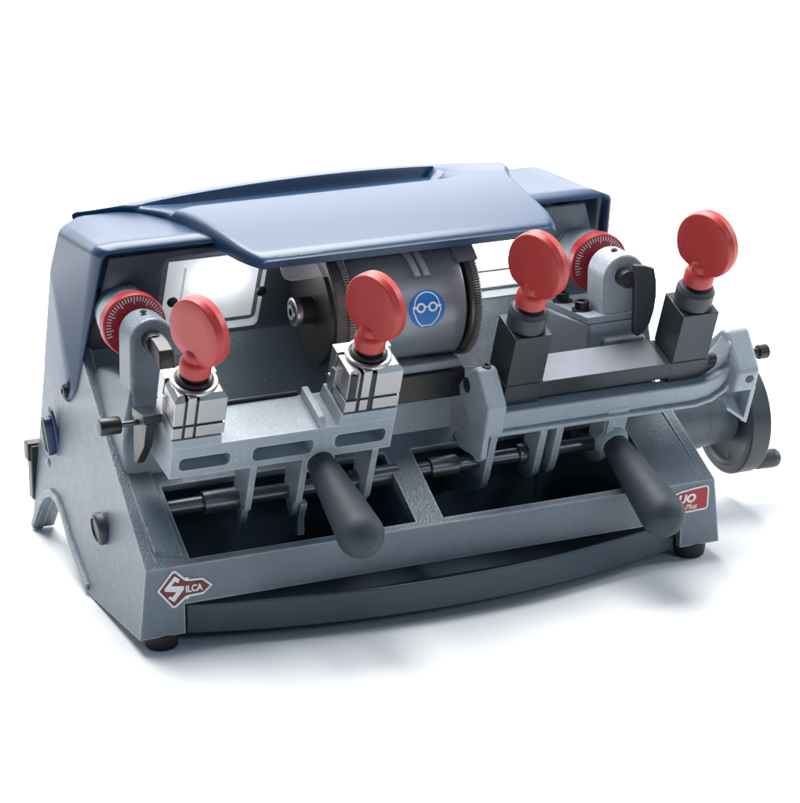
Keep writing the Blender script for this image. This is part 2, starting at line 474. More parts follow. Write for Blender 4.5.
# hood right end of the recess needs columns there: handled by the dense fractions
VT = c.grid(top, 'cover'); VB = c.grid(bot, 'cover')
n = len(fr)-1; m_ = len(hy)-1
for k in range(n):
    c.face([VT[0][k], VT[0][k+1], VB[0][k+1], VB[0][k]], 'cover'); c.face([VT[m_][k], VT[m_][k+1], VB[m_][k+1], VB[m_][k]], 'cover')
for k in range(m_):
    c.face([VT[k][0], VT[k+1][0], VB[k+1][0], VB[k][0]], 'cover'); c.face([VT[k][n], VT[k+1][n], VB[k+1][n], VB[k][n]], 'cover')
hood = c.out('hood', mc, ang=42, bevel=.9, seg=2)
# clear guard hanging from the hood, small spring clip
b = B()
pl = [(-103, 274), (-100, 258), (-96, 254), (-92, 252.8), (40, 252.8), (40, 274)]
pl = [(-102, 274), (-99.5, 259), (-97, 255.5), (-92, 253.5), (-60, 253.5), (-66, 274)]
b.prism(pl, 'y', 82, 84.5, 'clear'); b.out('clear_guard', hood, bevel=.8)

# ---- motor with cutters
AXY, AXZ = 118., 216.5
motor_b = B()
motor_b.lathe((-44, AXY, AXZ), (1, 0, 0), [(0, 43), (1, 48), (3, 49.4), (24, 49.4), (24.5, 49), (78, 49), (84, 49.4), (94, 49.4), (95.5, 48.5), (96, 43)], 'motor', n=96)
motor = motor_b.out('motor', mc, bevel=.4)
def cutter(x0, x1, r, hub):
    b = B(); n = 150
    b.lathe((x0, AXY, AXZ), (1, 0, 0), [(0, 12), (0, r-12), (2.5, r-11), (2.5, r-5), (3.6, r-3.2, 'rim'), (x1-x0-6, r-2.6, 'rim'), (x1-x0-5.5, r-2.6), (x1-x0-.5, r-2.4), (x1-x0, r-3), (x1-x0, 12)], 'disc', n=96)
    for k in range(n):
        a = 2*math.pi*k/n; a2 = a+2*math.pi/n*.62
        q = []
        for (aa, rr) in ((a, r-2.8), (a+.012, r), (a2-.006, r), (a2, r-2.8)):
            q.append((AXY+rr*math.cos(aa), AXZ+rr*math.sin(aa)))
        b.prism(q, 'x', x1-5.5, x1-.2, 'tooth')
    o = b.out('cutting_wheel', motor, ang=30)
    return o
cutter(-62, -45.5, 55, 1); cutter(53.5, 65, 51, 0)
b = B()
b.lathe((-78, AXY, AXZ), (1, 0, 0), [(0, 9.5), (0.5, 11.5), (2, 12.2), (5, 12.2, 'ring'), (5, 11, 'disc'), (17, 11, 'disc')], 'ring', n=40)
b.lathe((-78.4, AXY, AXZ), (1, 0, 0), [(.2, 9.3, 'disc'), (.2, 6.5, 'disc'), (-1.0, 6.2), (-1.0, 3.4), (.4, 3.2, 'black'), (.4, 0, 'black')], 'ring', n=40, start=False)
b.out('arbor_nut', motor)
# upper guard that wraps the cutter on the far end
b = B(); rows = []
for k in range(25):
    a = R(45+k*5.)
    rows.append([(x, AXY-r*math.cos(a), AXZ+r*math.sin(a)) for x, r in ((48, 49.2), (48.6, 51.7), (49.5, 52), (66.5, 52), (67, 51.6), (67, 51.1), (48, 49.2))])
b.grid(rows, 'motor'); b.out('cutter_guard', motor, ang=30)
# spring clip on the motor shell
b = B()
for x0 in (10, 18):
    rows = []
    for k in range(9):
        a = R(36+k*4.5)
        rows.append([(x0+d+k*-.5, AXY-r*math.cos(a), AXZ+r*math.sin(a)) for d, r in ((0, 49), (.5, 51.4), (5, 51.4), (5.5, 49))])
    b.grid(rows, 'clip')
b.out('spring_clip', motor, ang=30)
# round safety sign wrapped on the shell
def sign():
    b = B(); cx, s0 = 17.0, 4.5
    def P(u, v, h): # u right, v up along the shell
        a = (s0+v)/49.
        r = 49.0+h
        return (cx+u, AXY-r*math.cos(a), AXZ+r*math.sin(a))
    Rr = 15.4
    def disc(cu, cv, r, h, m, n=48, rings=4):
        prev = [b.bm.verts.new(P(cu, cv, h))]
        for q in range(1, rings+1):
            cur = [b.bm.verts.new(P(cu+r*q/rings*math.cos(2*math.pi*k/n), cv+r*q/rings*math.sin(2*math.pi*k/n), h)) for k in range(n)]
            for k in range(n):
                if q == 1: b.face([prev[0], cur[k], cur[(k+1) % n]], m)
                else: b.face([prev[k], cur[k], cur[(k+1) % n], prev[(k+1) % n]], m)
            prev = cur
    def strip(pts, wd, h, m, closed=False):
        n = len(pts); A, C = [], []
        for k in range(n):
            p = Vector(pts[k])
            a = Vector(pts[(k-1) % n] if closed or k else pts[0]); d = Vector(pts[(k+1) % n] if closed or k < n-1 else pts[-1])
            t = (d-a).normalized(); nn = Vector((-t.y, t.x))*wd/2
            A.append(b.bm.verts.new(P(p.x+nn.x, p.y+nn.y, h))); C.append(b.bm.verts.new(P(p.x-nn.x, p.y-nn.y, h)))
        for k in range(n if closed else n-1):
            b.face([A[k], A[(k+1) % n], C[(k+1) % n], C[k]], m)
    disc(0, 0, Rr, .25, 'signblue')
    # head outline
    head = [(10.6*math.cos(R(a)), 3+10.6*math.sin(R(a))) for a in range(0, 181, 12)]
    head += [(-11.4, 2.0), (-11.6, -1.5), (-10.4, -3), (-9.6, -6), (-7.8, -9.5), (-4.4, -13.3), (3.8, -13.3), (7.6, -9.8), (10, -6), (10.8, -3), (11.8, -1.2), (11.4, 2)]
    strip(head, 1.0, .45, 'signwhite', True)
    for s in (-1, 1):
        strip([(s*5.1+3.2*math.cos(R(a)), 1.6+3.2*math.sin(R(a))) for a in range(0, 360, 15)], 1.7, .5, 'signwhite', True)
        strip([(s*8.6, 1.8), (s*12.4, 2.2)], 2.0, .52, 'signwhite')
    strip([(-2.2, 2.2), (2.2, 2.2)], 1.2, .53, 'signwhite')
    return b.out('safety_sign', motor, ang=40, label='round blue sign of a head wearing goggles')
sign()
# dark gauge bar on the pedestal
b = B()
b.box(-40, 53, 74, 84, 143, 165, 'black'); b.prism([(74, 165), (84, 165), (84, 168)], 'x', 40, 53, 'black')
gb = b.out('gauge_bar', mc, bevel=.8)
b = B(); b.lathe((43, 74.2, 153), (0, -1, 0), [(0, 4.4), (.6, 4.4), (.6, 2.6, 'black'), (-.4, 2.4, 'black')], 'ring', n=24); b.out('screw', gb)

# ---- micrometer dials with their brackets
def dial(s):
    x, z = bossax[s]
    yF = 84
    if s < 0:
        b = B()
        # rounded arm that runs down into the deck
        pts = [(x+18*math.cos(R(a)), z+18*math.sin(R(a))) for a in range(0, 181, 12)]
        pts += [(x-18.5, 190), (x-18.5, 150), (x+19, 150), (x+18.5, 190)]
        b.prism(pts, 'y', yF-4, 112, 'cast')
        arm = b.out('dial_bracket', mc, bevel=4, seg=4)
        b = B()
        front = [(x-17, 190), (x-20, 176), (x-24, 158), (x-26, 138), (x-27, 104), (x+27, 104), (x+22, 140), (x+17.5, 176), (x+17, 190)]
        back = [(p[0], min(p[1], 183)) for p in front]
        A = [b.bm.verts.new((p[0], yF-2.6, p[1])) for p in front]; C = [b.bm.verts.new((p[0], 172, p[1]-8 if p[1] > 150 else p[1])) for p in back]
        b.face(A, 'cast'); b.face(C[::-1], 'cast')
        for k in range(len(A)): b.face([A[k], A[(k+1) % len(A)], C[(k+1) % len(A)], C[k]], 'cast')
        b.out('bracket_foot', arm, bevel=3, seg=3, ang=25)
    else:
        b = B()
        pts = [(x+19*math.cos(R(a)), z+19*math.sin(R(a))) for a in range(0, 181, 12)]
        pts += [(x-19, 187), (x+19, 187)]
        b.prism(pts, 'y', yF-4, 111, 'cast_light')
        arm = b.out('dial_bracket', mc, bevel=2.4, seg=3)
        b = B()
        rows = []
        b.prism([(78.4, 193), (158, 187), (158, 181), (78.4, 187)], 'x', 164.5, 223, 'cast_light'); 
        b.out('bracket_plate', arm, bevel=.8)
        b = B()
        P0 = [(166, 77.6), (221, 77.6), (221, 160), (160, 160)]
        lo = [(160, 74), (232, 74), (232, 160), (156, 160)]
        zt = [186.8, 186.8, 180.6, 180.6]
        A = [b.bm.verts.new((p[0], p[1], zz)) for p, zz in zip(P0, zt)]
        C = [b.bm.verts.new((p[0], p[1], 108)) for p in lo]
        b.face(A, 'cast_light'); b.face(C, 'cast_light')
        for k in range(4): b.face([A[k], A[(k+1) % 4], C[(k+1) % 4], C[k]], 'cast_light')
        b.box(178, 215, 70.5, 90, 146, 174, 'cast_light')
        b.out('bracket_block', arm, bevel=2.5, seg=3)
        for (bx, by) in ((172.5, 104), (173, 140)):
            b = B(); zt_ = 193-(by-80)*.077-.3
            b.lathe((bx, by, zt_), (0, 0, 1), [(0, 8.5), (1.6, 8.5), (1.6, 6), (8, 6), (8.6, 5.2), (8.6, 3.2), (5, 3)], 'black', n=24); b.out('bolt', arm, bevel=.3)
    # red dial with white ticks
    b = B()
    yd = 124
    b.lathe((x+1, 168, z), (0, -1, 0), [(0, 19.5), (14, 19.5), (14, 22.6), (31, 22.6), (32, 21.5)], 'cast_light', n=48)
    b.out('spindle_collar', arm, ang=30)
    b = B()
    b.lathe((x, yd+11, z), (0, -1, 0), [(0, 24.5), (1, 25.6), (9.5, 25.6), (11, 24.6), (11.2, 0)], 'dialred', n=72)
    for k in range(-17, 18):
        a = R(90+k*6.4); L1 = 23.4; L0 = 17.6 if k % 5 == 0 else 19.6
        ca_, sa_ = math.cos(a), math.sin(a); wd = .38
        q = [(x+r*ca_+t*-sa_, z+r*sa_+t*ca_) for r, t in ((L0, -wd), (L1, -wd), (L1, wd), (L0, wd))]
        b.prism(q, 'y', yd-.45, yd-.1, 'white')
    b.out('dial', arm, ang=30, label='red dial with white tick marks')
    b = B(); b.cyl((x, yd, z), (x, 100, z), 9, 'black', n=24); b.out('spindle', arm)
    b = B(); b.lathe((x-2, 96, z+19.3), (0, 0, 1), [(0, 2.8), (1.0, 2.6), (1.0, 1.5), (-.5, 1.4)], 'black', n=16); b.out('set_screw', arm)
    # clamping lever
    b = B()
    xl = x-2
    b.cyl((xl, yF-2, z+1), (xl, yF-15, z+1), 7.5, 'black', n=24)
    if s < 0:
        b.prism([(80, z+8), (62, z+6), (49, z+2), (47, z-14), (56, z-11), (70, z-6), (80, z-6)], 'x', xl-4, xl+8, 'black')
        b.out('wing_knob', arm, bevel=1.6)
    else:
        pts = [(62, z+16), (49, z+10), (44, z-8), (47, z-28), (56, z-44), (64, z-42), (64, z-10)]
        b.prism([(xl+3, z+14), (xl+12, z+12.5), (xl+21, z+9.5), (xl+23.3, z-2), (xl+23.6, z-14), (xl+22, z-26), (xl+18.6, z-37), (xl+13, z-44), (xl+8, z-47), (xl+4, z-45)], 'y', yF-19, yF-13, 'wheel')
        b.out('wing_knob', arm, bevel=1.2)
dial(-1); dial(1)

# ---- pivot shaft under both carriages
b = B()
b.cyl((-206.5, PY, PZ), (191.5, PY, PZ), 6, 'shaft', n=32)
b.cyl((-178, PY, PZ), (-149, PY, PZ), 9, 'shaft', n=32)
b.cyl((-55, PY, PZ), (-14, PY, PZ), 8.2, 'shaft', n=32)
b.cyl((14, PY, PZ), (38, PY, PZ), 8.5, 'shaft', n=32)
b.cyl((92, PY, PZ), (98, PY, PZ), 8.5, 'shaft', n=32); b.cyl((121, PY, PZ), (127, PY, PZ), 9, 'shaft', n=32)
b.out('pivot_shaft', mc, bevel=.6)

# ---- shared carriage pieces, built in the tilted frame
def knob(x, y, z0, par, name='clamp_knob'):
    """red paddle knob: neck from z0, thick round paddle turned towards the left"""
    b = B(tilt)
    ps = R(66)
    n_ = Vector((-math.sin(ps), -math.cos(ps), 0)); e_ = Vector((math.cos(ps), -math.sin(ps), 0)); zc = z0+37
    N = 72; T = 6.4
    prof = [(-T+.5, 0), (-T+.2, 14), (-T, 22), (-T, 24.9), (-T+.35, 25.8), (-T+1.2, 26.3), (-.35, 26.6), (0, 26.85), (.35, 26.6), (T-1.2, 26.3), (T-.35, 25.8), (T, 24.9), (T, 14), (T, 0)]
    rings = []
    for h, r in prof:
        if r == 0: rings.append([b.bm.verts.new(Vector((x, y, zc))+n_*h)]); continue
        rg = []
        for k in range(N):
            a = 2*math.pi*k/N
            u, v = r*math.cos(a), r*math.sin(a)*1.06
            if v < -19: v = -19+(v+19)*.5
            rg.append(b.bm.verts.new(Vector((x, y, zc))+n_*h+e_*u+Vector((0, 0, v))))
        rings.append(rg)
    for q in range(len(rings)-1):
        A, C = rings[q], rings[q+1]
        for k in range(N):
            if len(A) == 1: b.face([A[0], C[k], C[(k+1) % N]], 'red')
            elif len(C) == 1: b.face([A[k], C[0], A[(k+1) % N]], 'red')
            else: b.face([A[k], C[k], C[(k+1) % N], A[(k+1) % N]], 'red')
    b.lathe((x, y, z0), (0, 0, 1), [(0, 11.4), (.8, 12.2), (9, 12.2), (12, 11.0), (13.5, 9.4), (18, 8.9), (20.5, 7.6), (22, 5), (22.5, 0)], 'red', n=48)
    return b.out(name, par, ang=40, bevel=.35)
def grip(x, z, y0, y1, par, tilt_x=0.):
    b = B(tilt)
    r0, r1 = 10.6, 18.2
    L = abs(y1-y0)
    prof = [(0, 9.5), (2, r0)]+[(2+(L-2)*t, r0+(r1-r0)*t**.85) for t in (.15, .3, .45, .6, .75, .9, 1)]
    prof += [(L+r1*math.sin(R(a)), r1*math.cos(R(a))) for a in (15, 30, 45, 60, 75, 84)]+[(L+r1, 0)]
    b.lathe((x, y0, z), (0, -1, 0), prof, 'rubber', n=48)
    for th in (R(58), R(58+180)):                 # moulding seam on both flanks, small nub on the end
        for (h0, q0), (h1, q1) in zip(prof[1:-2], prof[2:-1]):
            pts = []
            for h, q, dw in ((h0, q0, -1), (h0, q0, 1), (h1, q1, 1), (h1, q1, -1)):
                d_ = dw*.35/max(q, 3)
                pts.append((x+(q+.16)*math.cos(th+d_), y0-h, z+(q+.16)*math.sin(th+d_)))
            b.face([b.bm.verts.new(p) for p in pts], 'rubber')
    b.lathe((x, y0-L-r1+.3, z), (0, -1, 0), [(0, 2.2), (.5, 1.9), (.8, 0)], 'rubber', n=16)
    return b.out('grip_handle', par, ang=60)
def web(x, t, poly, par, m='cast_light'):
    b = B(tilt); b.prism(poly, 'x', x-t/2, x+t/2, m); return b.out('pivot_lug', par, bevel=1.0, seg=2)

# ---- key carriage with two nickel jaws
cb = B(tilt)
def pocket_front(b, x0, x1, z0, z1, y, pockets, depth, m):
    xs = sorted({x0, x1} | {p[0] for p in pockets} | {p[1] for p in pockets}); zs = sorted({z0, z1} | {p[2] for p in pockets} | {p[3] for p in pockets})
    for i in range(len(xs)-1):
        for j in range(len(zs)-1):
            cx, cz = (xs[i]+xs[i+1])/2, (zs[j]+zs[j+1])/2
            hole = any(p[0] < cx < p[1] and p[2] < cz < p[3] for p in pockets)
            if not hole:
                b.face([b.bm.verts.new(q) for q in ((xs[i], y, zs[j]), (xs[i+1], y, zs[j]), (xs[i+1], y, zs[j+1]), (xs[i], y, zs[j+1]))], m)
    for px0, px1, pz0, pz1 in pockets:
        r = 5; out_, in_ = [], []
        def rr(y_, rad):
            pts = []
            for cx, cz, a0 in ((px1-rad, pz1-rad, 0), (px0+rad, pz1-rad, 90), (px0+rad, pz0+rad, 180), (px1-rad, pz0+rad, 270)):
                for k in range(5):
                    a = R(a0+k*22.5); pts.append((cx+rad*math.cos(a), y_, cz+rad*math.sin(a)))
            return [b.bm.verts.new(p) for p in pts]
        O = rr(y, 4.5); I = rr(y+depth, 3.2)
        corner = {}
        cs = [(px1, pz1), (px0, pz1), (px0, pz0), (px1, pz0)]
        for k in range(20): b.face([O[k], O[(k+1) % 20], I[(k+1) % 20], I[k]], m)
        b.face(I, m)
        for q in range(4):
            cv = b.bm.verts.new((cs[q][0], y, cs[q][1]))
            b.face([cv]+O[q*5:q*5+5], m)
            nx = (q+1) % 4
        # straight bits between the corners are degenerate and need nothing
F = -20
pk = [(-209, -168, 54, 66), (-150, -100.5, 53, 66.5), (-83, -41, 55, 67.5)]
pocket_front(cb, -216, -35, 47.5, 76.5, F, pk, 17, 'cast_light')
b_ = cb
def quad(*ps, m='cast_light'): cb.face([cb.bm.verts.new(p) for p in ps], m)
quad((-216, F, 76.5), (-35, F, 76.5), (-35, 22, 76.5), (-216, 22, 76.5))
quad((-216, F, 47.5), (-216, F, 76.5), (-216, 22, 76.5), (-216, 22, 40))
quad((-35, F, 47.5), (-35, 22, 47.5), (-35, 22, 76.5), (-35, F, 76.5))
quad((-216, 22, 40), (-216, 22, 76.5), (-35, 22, 76.5), (-35, 22, 47.5))
quad((-216, F, 47.5), (-35, F, 47.5), (-35, 22, 47.5), (-216, 22, 40))
car = cb.out('key_carriage', mc, bevel=1.3, seg=2, ang=35)
b = B(tilt)
b.prism([(-217, 76), (-176.5, 76), (-177.5, 85), (-217, 85)], 'y', -20.6, 20, 'cast_light')
b.out('jaw_seat', car, bevel=1)
b = B(tilt)
b.prism([(-83, 76), (-34.4, 76), (-34.4, 87), (-81, 87)], 'y', -20.6, 20, 'cast_light')
b.out('jaw_seat', car, bevel=1)
b = B(tilt); b.prism([(-20.6, 76), (22, 76), (22, 85), (-16, 85), (-20.6, 81)], 'x', -98, -92.5, 'cast_light'); b.out('rib', car, bevel=1.2)
b = B(tilt); b.box(-178, -100, 22.5, 25, 73, 79.5, 'black'); b.out('tracer_bar', car, bevel=.6)
b = B(tilt); b.box(-208, -42, 6, 20, 36, 47, 'cast'); b.out('stiffener', car, bevel=1)
for x, p in ((-147, [(-19.5, 47), (-18.5, 2), (-15, 0), (-13, -26), (-10, -29), (-6, -27), (-5, -10), (8, -8), (9, 44)]),
             (-104.7, [(-19.5, 47), (-18.5, 2), (-15, 0), (-13, -16), (-9, -20), (-3, -12), (8, -8), (9, 44)]),
             (-46.5, [(-19.5, 47), (-18.5, -2), (-16, -6), (-13, -14), (-4, -14), (8, -8), (9, 44)])):
    web(x, 5.6, p, car)
b = B(tilt); b.prism([(-15, -4), (-8, -4), (-8, -22), (-12, -34), (-18, -34), (-13, -20)], 'x', -101, -95, 'cast_light'); b.out('return_hook', car, bevel=.8)
grip(-93, 42.5, -17, -106, car)
b = B(tilt); b.lathe((-93, -15, 42.5), (0, -1, 0), [(0, 13.5), (6, 12)], 'cast_light', n=32); b.out('grip_boss', car, bevel=1)

def jaw(x0, x1, z0, cols, par, notch):
    b = B(tilt)
    y0, y1 = -20, 18
    z1 = z0+40
    b.box(x0+1.4, x1-1.4, y0+1.4, y1-1.4, z0-.2, z1-5, 'black')
    ys_ = [(y0, y0+25), (y0+27, y1)]
    zr = [(z0+.8, z0+11.2), (z0+13.2, z1-2)]
    cs = []
    for (a, d) in cols: cs.append((x0+a, x0+d))
    for zi, (za, zb) in enumerate(zr):
        for yi, (ya, yb) in enumerate(ys_):
            use = cs if yi == 0 else [(x0, x1)]
            for ci, (xa, xb) in enumerate(use):
                if notch and zi == 1 and yi == 0 and ci == 0:
                    # concave channel with a rounded foot
                    pts = [(xa, ya), (xa+1.2, ya), (xa+2.2, ya+2.2), (xa+4.6, ya+3.3), (xb-2.2, ya+2.2), (xb-1.2, ya), (xb, ya), (xb, yb), (xa, yb)]
                    b.prism(pts, 'z', za, zb, 'silver')
                    continue
                if zi == 1 and yi == 0 and ci in (0, len(use)-1):
                    ch = 4
                    lo_ = [(xa, ya, za), (xb, ya, za), (xb, yb, za), (xa, yb, za)]
                    b.prism([(xa, ya), (xb, ya), (xb, yb), (xa, yb)], 'z', za, zb-3, 'silver')
                    t0, t1 = (xa+(3.5 if ci == 0 else 0), xb-(3.5 if ci else 0))
                    A = [b.bm.verts.new(p) for p in ((xa, ya, zb-3), (xb, ya, zb-3), (xb, yb, zb-3), (xa, yb, zb-3))]
                    C = [b.bm.verts.new(p) for p in ((t0, ya+3.5, zb+1), (t1, ya+3.5, zb+1), (t1, yb, zb+1), (t0, yb, zb+1))]
                    b.face(C, 'silver')
                    for k in range(4): b.face([A[k], A[(k+1) % 4], C[(k+1) % 4], C[k]], 'silver')
                else:
                    b.box(xa, xb, ya, yb, za, zb+(.6 if zi else 0), 'silver')
    cx = (x0+x1)/2
    # protruding clamp ear on the left flank
    b.prism([(-2, z0+12), (7, z0+12), (7, z0+26), (-2, z0+29)], 'x', x0-3.2, x0+.2, 'silver')
    o = b.out('clamp_jaw', par, bevel=.6, seg=2)
    b = B(tilt)
    b.lathe((cx, 0, z1-2), (0, 0, 1), [(0, 18.5), (2.2, 18.5), (3, 17.6), (3, 15.5), (2.4, 15.2), (2.4, 14.2, 'black'), (5.4, 14.2, 'black'), (6.2, 13.2, 'black'), (6.2, 10.4, 'black'), (11.5, 10.2, 'black')], 'ring', n=48)
    b.out('jaw_collar', par, bevel=.25)
    knob(cx, 0, z1+7, par)
jaw(-217.5, -176, 85.2, [(0, 8.2), (10.2, 17), (19, 41.5)], car, False)
jaw(-79.5, -34.5, 87.6, [(0, 9.5), (12, 19), (23, 45)], car, True)
# end stop: dark bracket with a knurled bolt
b = B(tilt)
b.prism([(4, 84), (30, 72), (30, 62), (22, 34), (16, 36), (4, 62)], 'x', -229, -222, 'black')
b.prism([(4, 84), (30, 72), (33, 78), (7, 90)], 'x', -231, -216, 'gunmetal')
eb = b.out('stop_bracket', car, bevel=.8)
b = B(tilt)
b.cyl((-229, 22, 72), (-248, 22, 72), 2.2, 'shaft', n=16)
b.lathe((-243, 22, 72), (-1, 0, 0), [(0, 4), (0, 6.2), (1, 6.8), (15, 6.8), (16.5, 6), (17, 0)], 'black', n=28)
b.out('stop_bolt', car, bevel=.3)

# ---- tracer carriage: cradle frame with black steel posts
b = B(tilt)
# cross beam with a curve up into the far cheek
beam = [(58, 58), (232, 58), (244, 59), (254, 62), (262, 67), (268, 72), (268, 60), (262, 50), (252, 43), (240, 40.5), (58, 40)]
b.prism(beam, 'y', -13, 0, 'cast_light')
cr = b.out('tracer_carriage', mc, bevel=2.4, seg=3, ang=30)
b = B(tilt); b.prism([(238, 57), (250, 61), (258, 68), (264, 78), (268, 90), (268, 45), (238, 45)], 'y', -5, 12, 'cast_light'); b.out('beam_fillet', cr, bevel=1.5)
b = B(tilt); b.box(98, 206, 2, 25, 42, 60.5, 'cast_light'); b.out('bed_ledge', cr, bevel=1.2)
b = B(tilt)
lipp = [(60, 41), (240, 41), (253, 44), (263, 51), (268, 60), (271, 59), (266, 49), (255, 40.5), (241, 37), (60, 36.5)]
b.prism(lipp, 'y', -17, -9, 'cast_light'); b.out('beam_lip', cr, bevel=1.6, seg=3)
cheek = [(32, 57), (22.5, 73.6), (12, 89), (5, 91), (-22, 73), (-23, 62), (-26, 24), (-19, 17), (-12, 17), (28, -1), (26.5, 11), (5, 34), (6, 42), (27, 49.5)]
cheek_r = [(32, 57), (24, 76), (14, 92), (6, 95), (-24, 74), (-24, 58), (-24, 20), (-12, 26), (0, 42), (20, 50)]
cu = [(32, 57), (22.5, 73.6), (12, 89), (5, 91), (-22, 73), (-23, 62), (-24.2, 44), (-8, 44), (6, 42), (27, 49.5)]
b = B(tilt); b.prism(cu, 'x', 44, 61, 'cast_light'); ck = b.out('cradle_cheek', cr, bevel=2.6, seg=3)
b = B(tilt); b.prism([(-22.8, 50), (-25.6, 24), (-19, 16), (-12, 16.5), (28, -1), (26.5, 11), (5, 34), (4, 50)], 'x', 44.4, 50, 'cast_light')
b.prism([(-14, 50), (-10, 20), (26, 0), (25, 12), (4, 34), (4, 50)], 'x', 49, 60, 'cast_light'); b.out('cheek_skirt', cr, bevel=1.6, seg=2)
cu = [(32, 57), (24, 76), (14, 92), (6, 95), (-24, 74), (-24.6, 53), (0, 50), (20, 50)]
b = B(tilt); b.prism(cu, 'x', 267, 289, 'cast_light'); b.out('cradle_cheek', cr, bevel=3.6, seg=4)
b = B(tilt); b.prism([(-23.4, 56), (-24, 20), (-20, 18), (8, 42), (8, 56)], 'x', 285, 289.2, 'cast_light')
A = [b.bm.verts.new(p) for p in ((266, -24, 39), (289, -24.2, 21), (289, -24.2, 17.6), (266, -24, 35.8))]
C = [b.bm.verts.new(p) for p in ((266, 0, 43), (289, 0, 38), (289, 0, 34), (266, 0, 39))]
b.face(A, 'cast_light'); b.face(C[::-1], 'cast_light')
for k in range(4): b.face([A[k], A[(k+1) % 4], C[(k+1) % 4], C[k]], 'cast_light')
b.out('cheek_skirt', cr, bevel=.9)
b = B(tilt); b.box(266.5, 286, -10, 2, 36, 54, 'cast'); b.out('cheek_web', cr)  # darker paint puts the pocket's shade into the colour
for x0, yy, zz in ((43.2, 18, 66), ):
    b = B(tilt); b.lathe((x0+1.2, yy, zz), (-1, 0, 0), [(0, 6.4), (.6, 6.4), (.6, 0)], 'black', n=28); b.out('pin_hole', cr)
for x, yy in ((53, 8), (277, 8)):
    b = B(tilt); b.lathe((x, yy+1, 90), Vector((0, .05, 1)), [(0, 3.6), (1.6, 3.6), (1.6, 2), (.4, 1.8)], 'black', n=20); b.out('set_screw', cr)
b = B(tilt); b.lathe((280, -23.9, 66), (0, -1, 0), [(0, 3.8), (.8, 3.6), (.8, 0)], 'black', n=20); b.out('set_screw', cr)
b = B(tilt); b.cyl((247, 4, 66), (268, 4, 66), 7.5, 'black', n=28); b.out('cheek_bolt', cr, bevel=.4)
b = B(tilt); b.cyl((289, -4, 76), (303, -4, 76), 3.6, 'black', n=20)
b.lathe((296, -4, 76), (1, 0, 0), [(0, 5), (0, 6), (8, 6), (9, 5)], 'black', n=24); b.out('cheek_bolt', cr, bevel=.4)
# bed bar and posts
b = B(tilt)
b.box(67, 250, -4.4, 28, 62, 77.2, 'gunmetal')
bed = b.out('tracer_bed', cr, bevel=.5)
b = B(tilt); b.box(99.5, 209, -4.2, 28.2, 77.4, 77.9, 'steel'); b.out('bed_top', cr)
for x0, pn in ((66.5, 98.2), (215.2, 247.6)):
    b = B(tilt)
    b.box(x0, pn, -4.6, 28.4, 77.9, 124.6, 'gunmetal')
    b.box(x0, pn, -4.6, 28.4, 51.5, 77.0, 'gunmetal')
    b.prism([(x0+18, 52), (x0+25, 52), (x0+23, 46.5), (x0+20, 46.5)], 'y', 0, 6, 'black')
    b.out('tracer_post', cr, bevel=.5)
    cx = (x0+pn)/2
    b = B(tilt)
    b.lathe((cx, 12, 124.4), (0, 0, 1), [(0, 15.2), (1, 15.8), (14, 15.8), (16.5, 14.2), (18, 13.4), (18, 11), (17, 10.4), (17, 9.6), (23, 9.6)], 'wheel', n=48)
    b.out('post_collar', cr, bevel=.3, ang=18)
    knob(cx, 12, 145.2, cr)
for x, fy in ((59.5, -15), (104, -15), (118.5, -15), (164, -17)):
    zb, wa, wb_ = {59.5: (-26, 54, -46), 104: (-21, 16, -5), 118.5: (-19, 16, -7), 164: (-13, 40, -27)}[x]
    p = [(fy, 37), (fy, zb+20), (fy+1.2, zb+11), (fy+4, zb+5), (fy+8, zb), (fy+8+wa, zb+wb_), (fy+13+wa, zb+wb_+26), (9, -3), (10, 37)]
    web(x, 6.4, p, cr)
b = B(tilt); b.cyl((111, -6, -12), (111, -14, -36), 2.2, 'shaft', n=16); b.out('return_pin', cr)
b = B(tilt); b.lathe((60-2.6, 8, -12), (-1, 0, 0), [(0, 2.6), (1.2, 2.2), (1.4, 0)], 'ring', n=16); b.out('screw', cr)
b = B(tilt); b.box(62, 160, 8, 28, 30, 44, 'cast'); b.out('stiffener', cr, bevel=1)
b = B(tilt); b.lathe((169.5, -12, 12.5), (0, -1, 0), [(0, 15), (4, 14), (9, 11.5)], 'cast_light', n=32)
b.box(160, 180, -14, 6, 12, 46, 'cast_light'); b.out('grip_boss', cr, bevel=1.5)
grip(169.5, 12.5, -18, -108, cr)

# ---- hand wheel on the far end
WY, WZ, WX = 108., 79., 312.
b = B()
b.lathe((WX, WY, WZ), (1, 0, 0), [(5, 18), (5, 41), (3.6, 43), (0, 44.5), (0, 50.5), (1.2, 52), (18, 52), (19.5, 50.5), (19.5, 40), (15, 38), (15, 0)], 'wheel', n=96)
b.lathe((WX+5.5, WY-6, WZ-36), (-1, 0, 0), [(0, 3.0), (.9, 2.8), (.9, 0)], 'black', n=16)
hwl = b.out('hand_wheel', mc, bevel=.6)
b = B(); b.lathe((236, WY, WZ+4), (1, 0, 0), [(0, 33), (34, 31), (48, 30), (48.5, 29), (56, 28.5), (77, 27.5)], 'hub', n=64); b.out('wheel_hub', hwl, bevel=.6)
b = B(); ky, kz = WY-16, WZ-41
b.lathe((WX+18, ky, kz), (1, 0, 0), [(0, 5.5), (3, 6), (7, 7.6), (24, 8.4), (28, 8), (30.5, 6), (31, 0)], 'wheel', n=32); b.out('crank_knob', hwl)

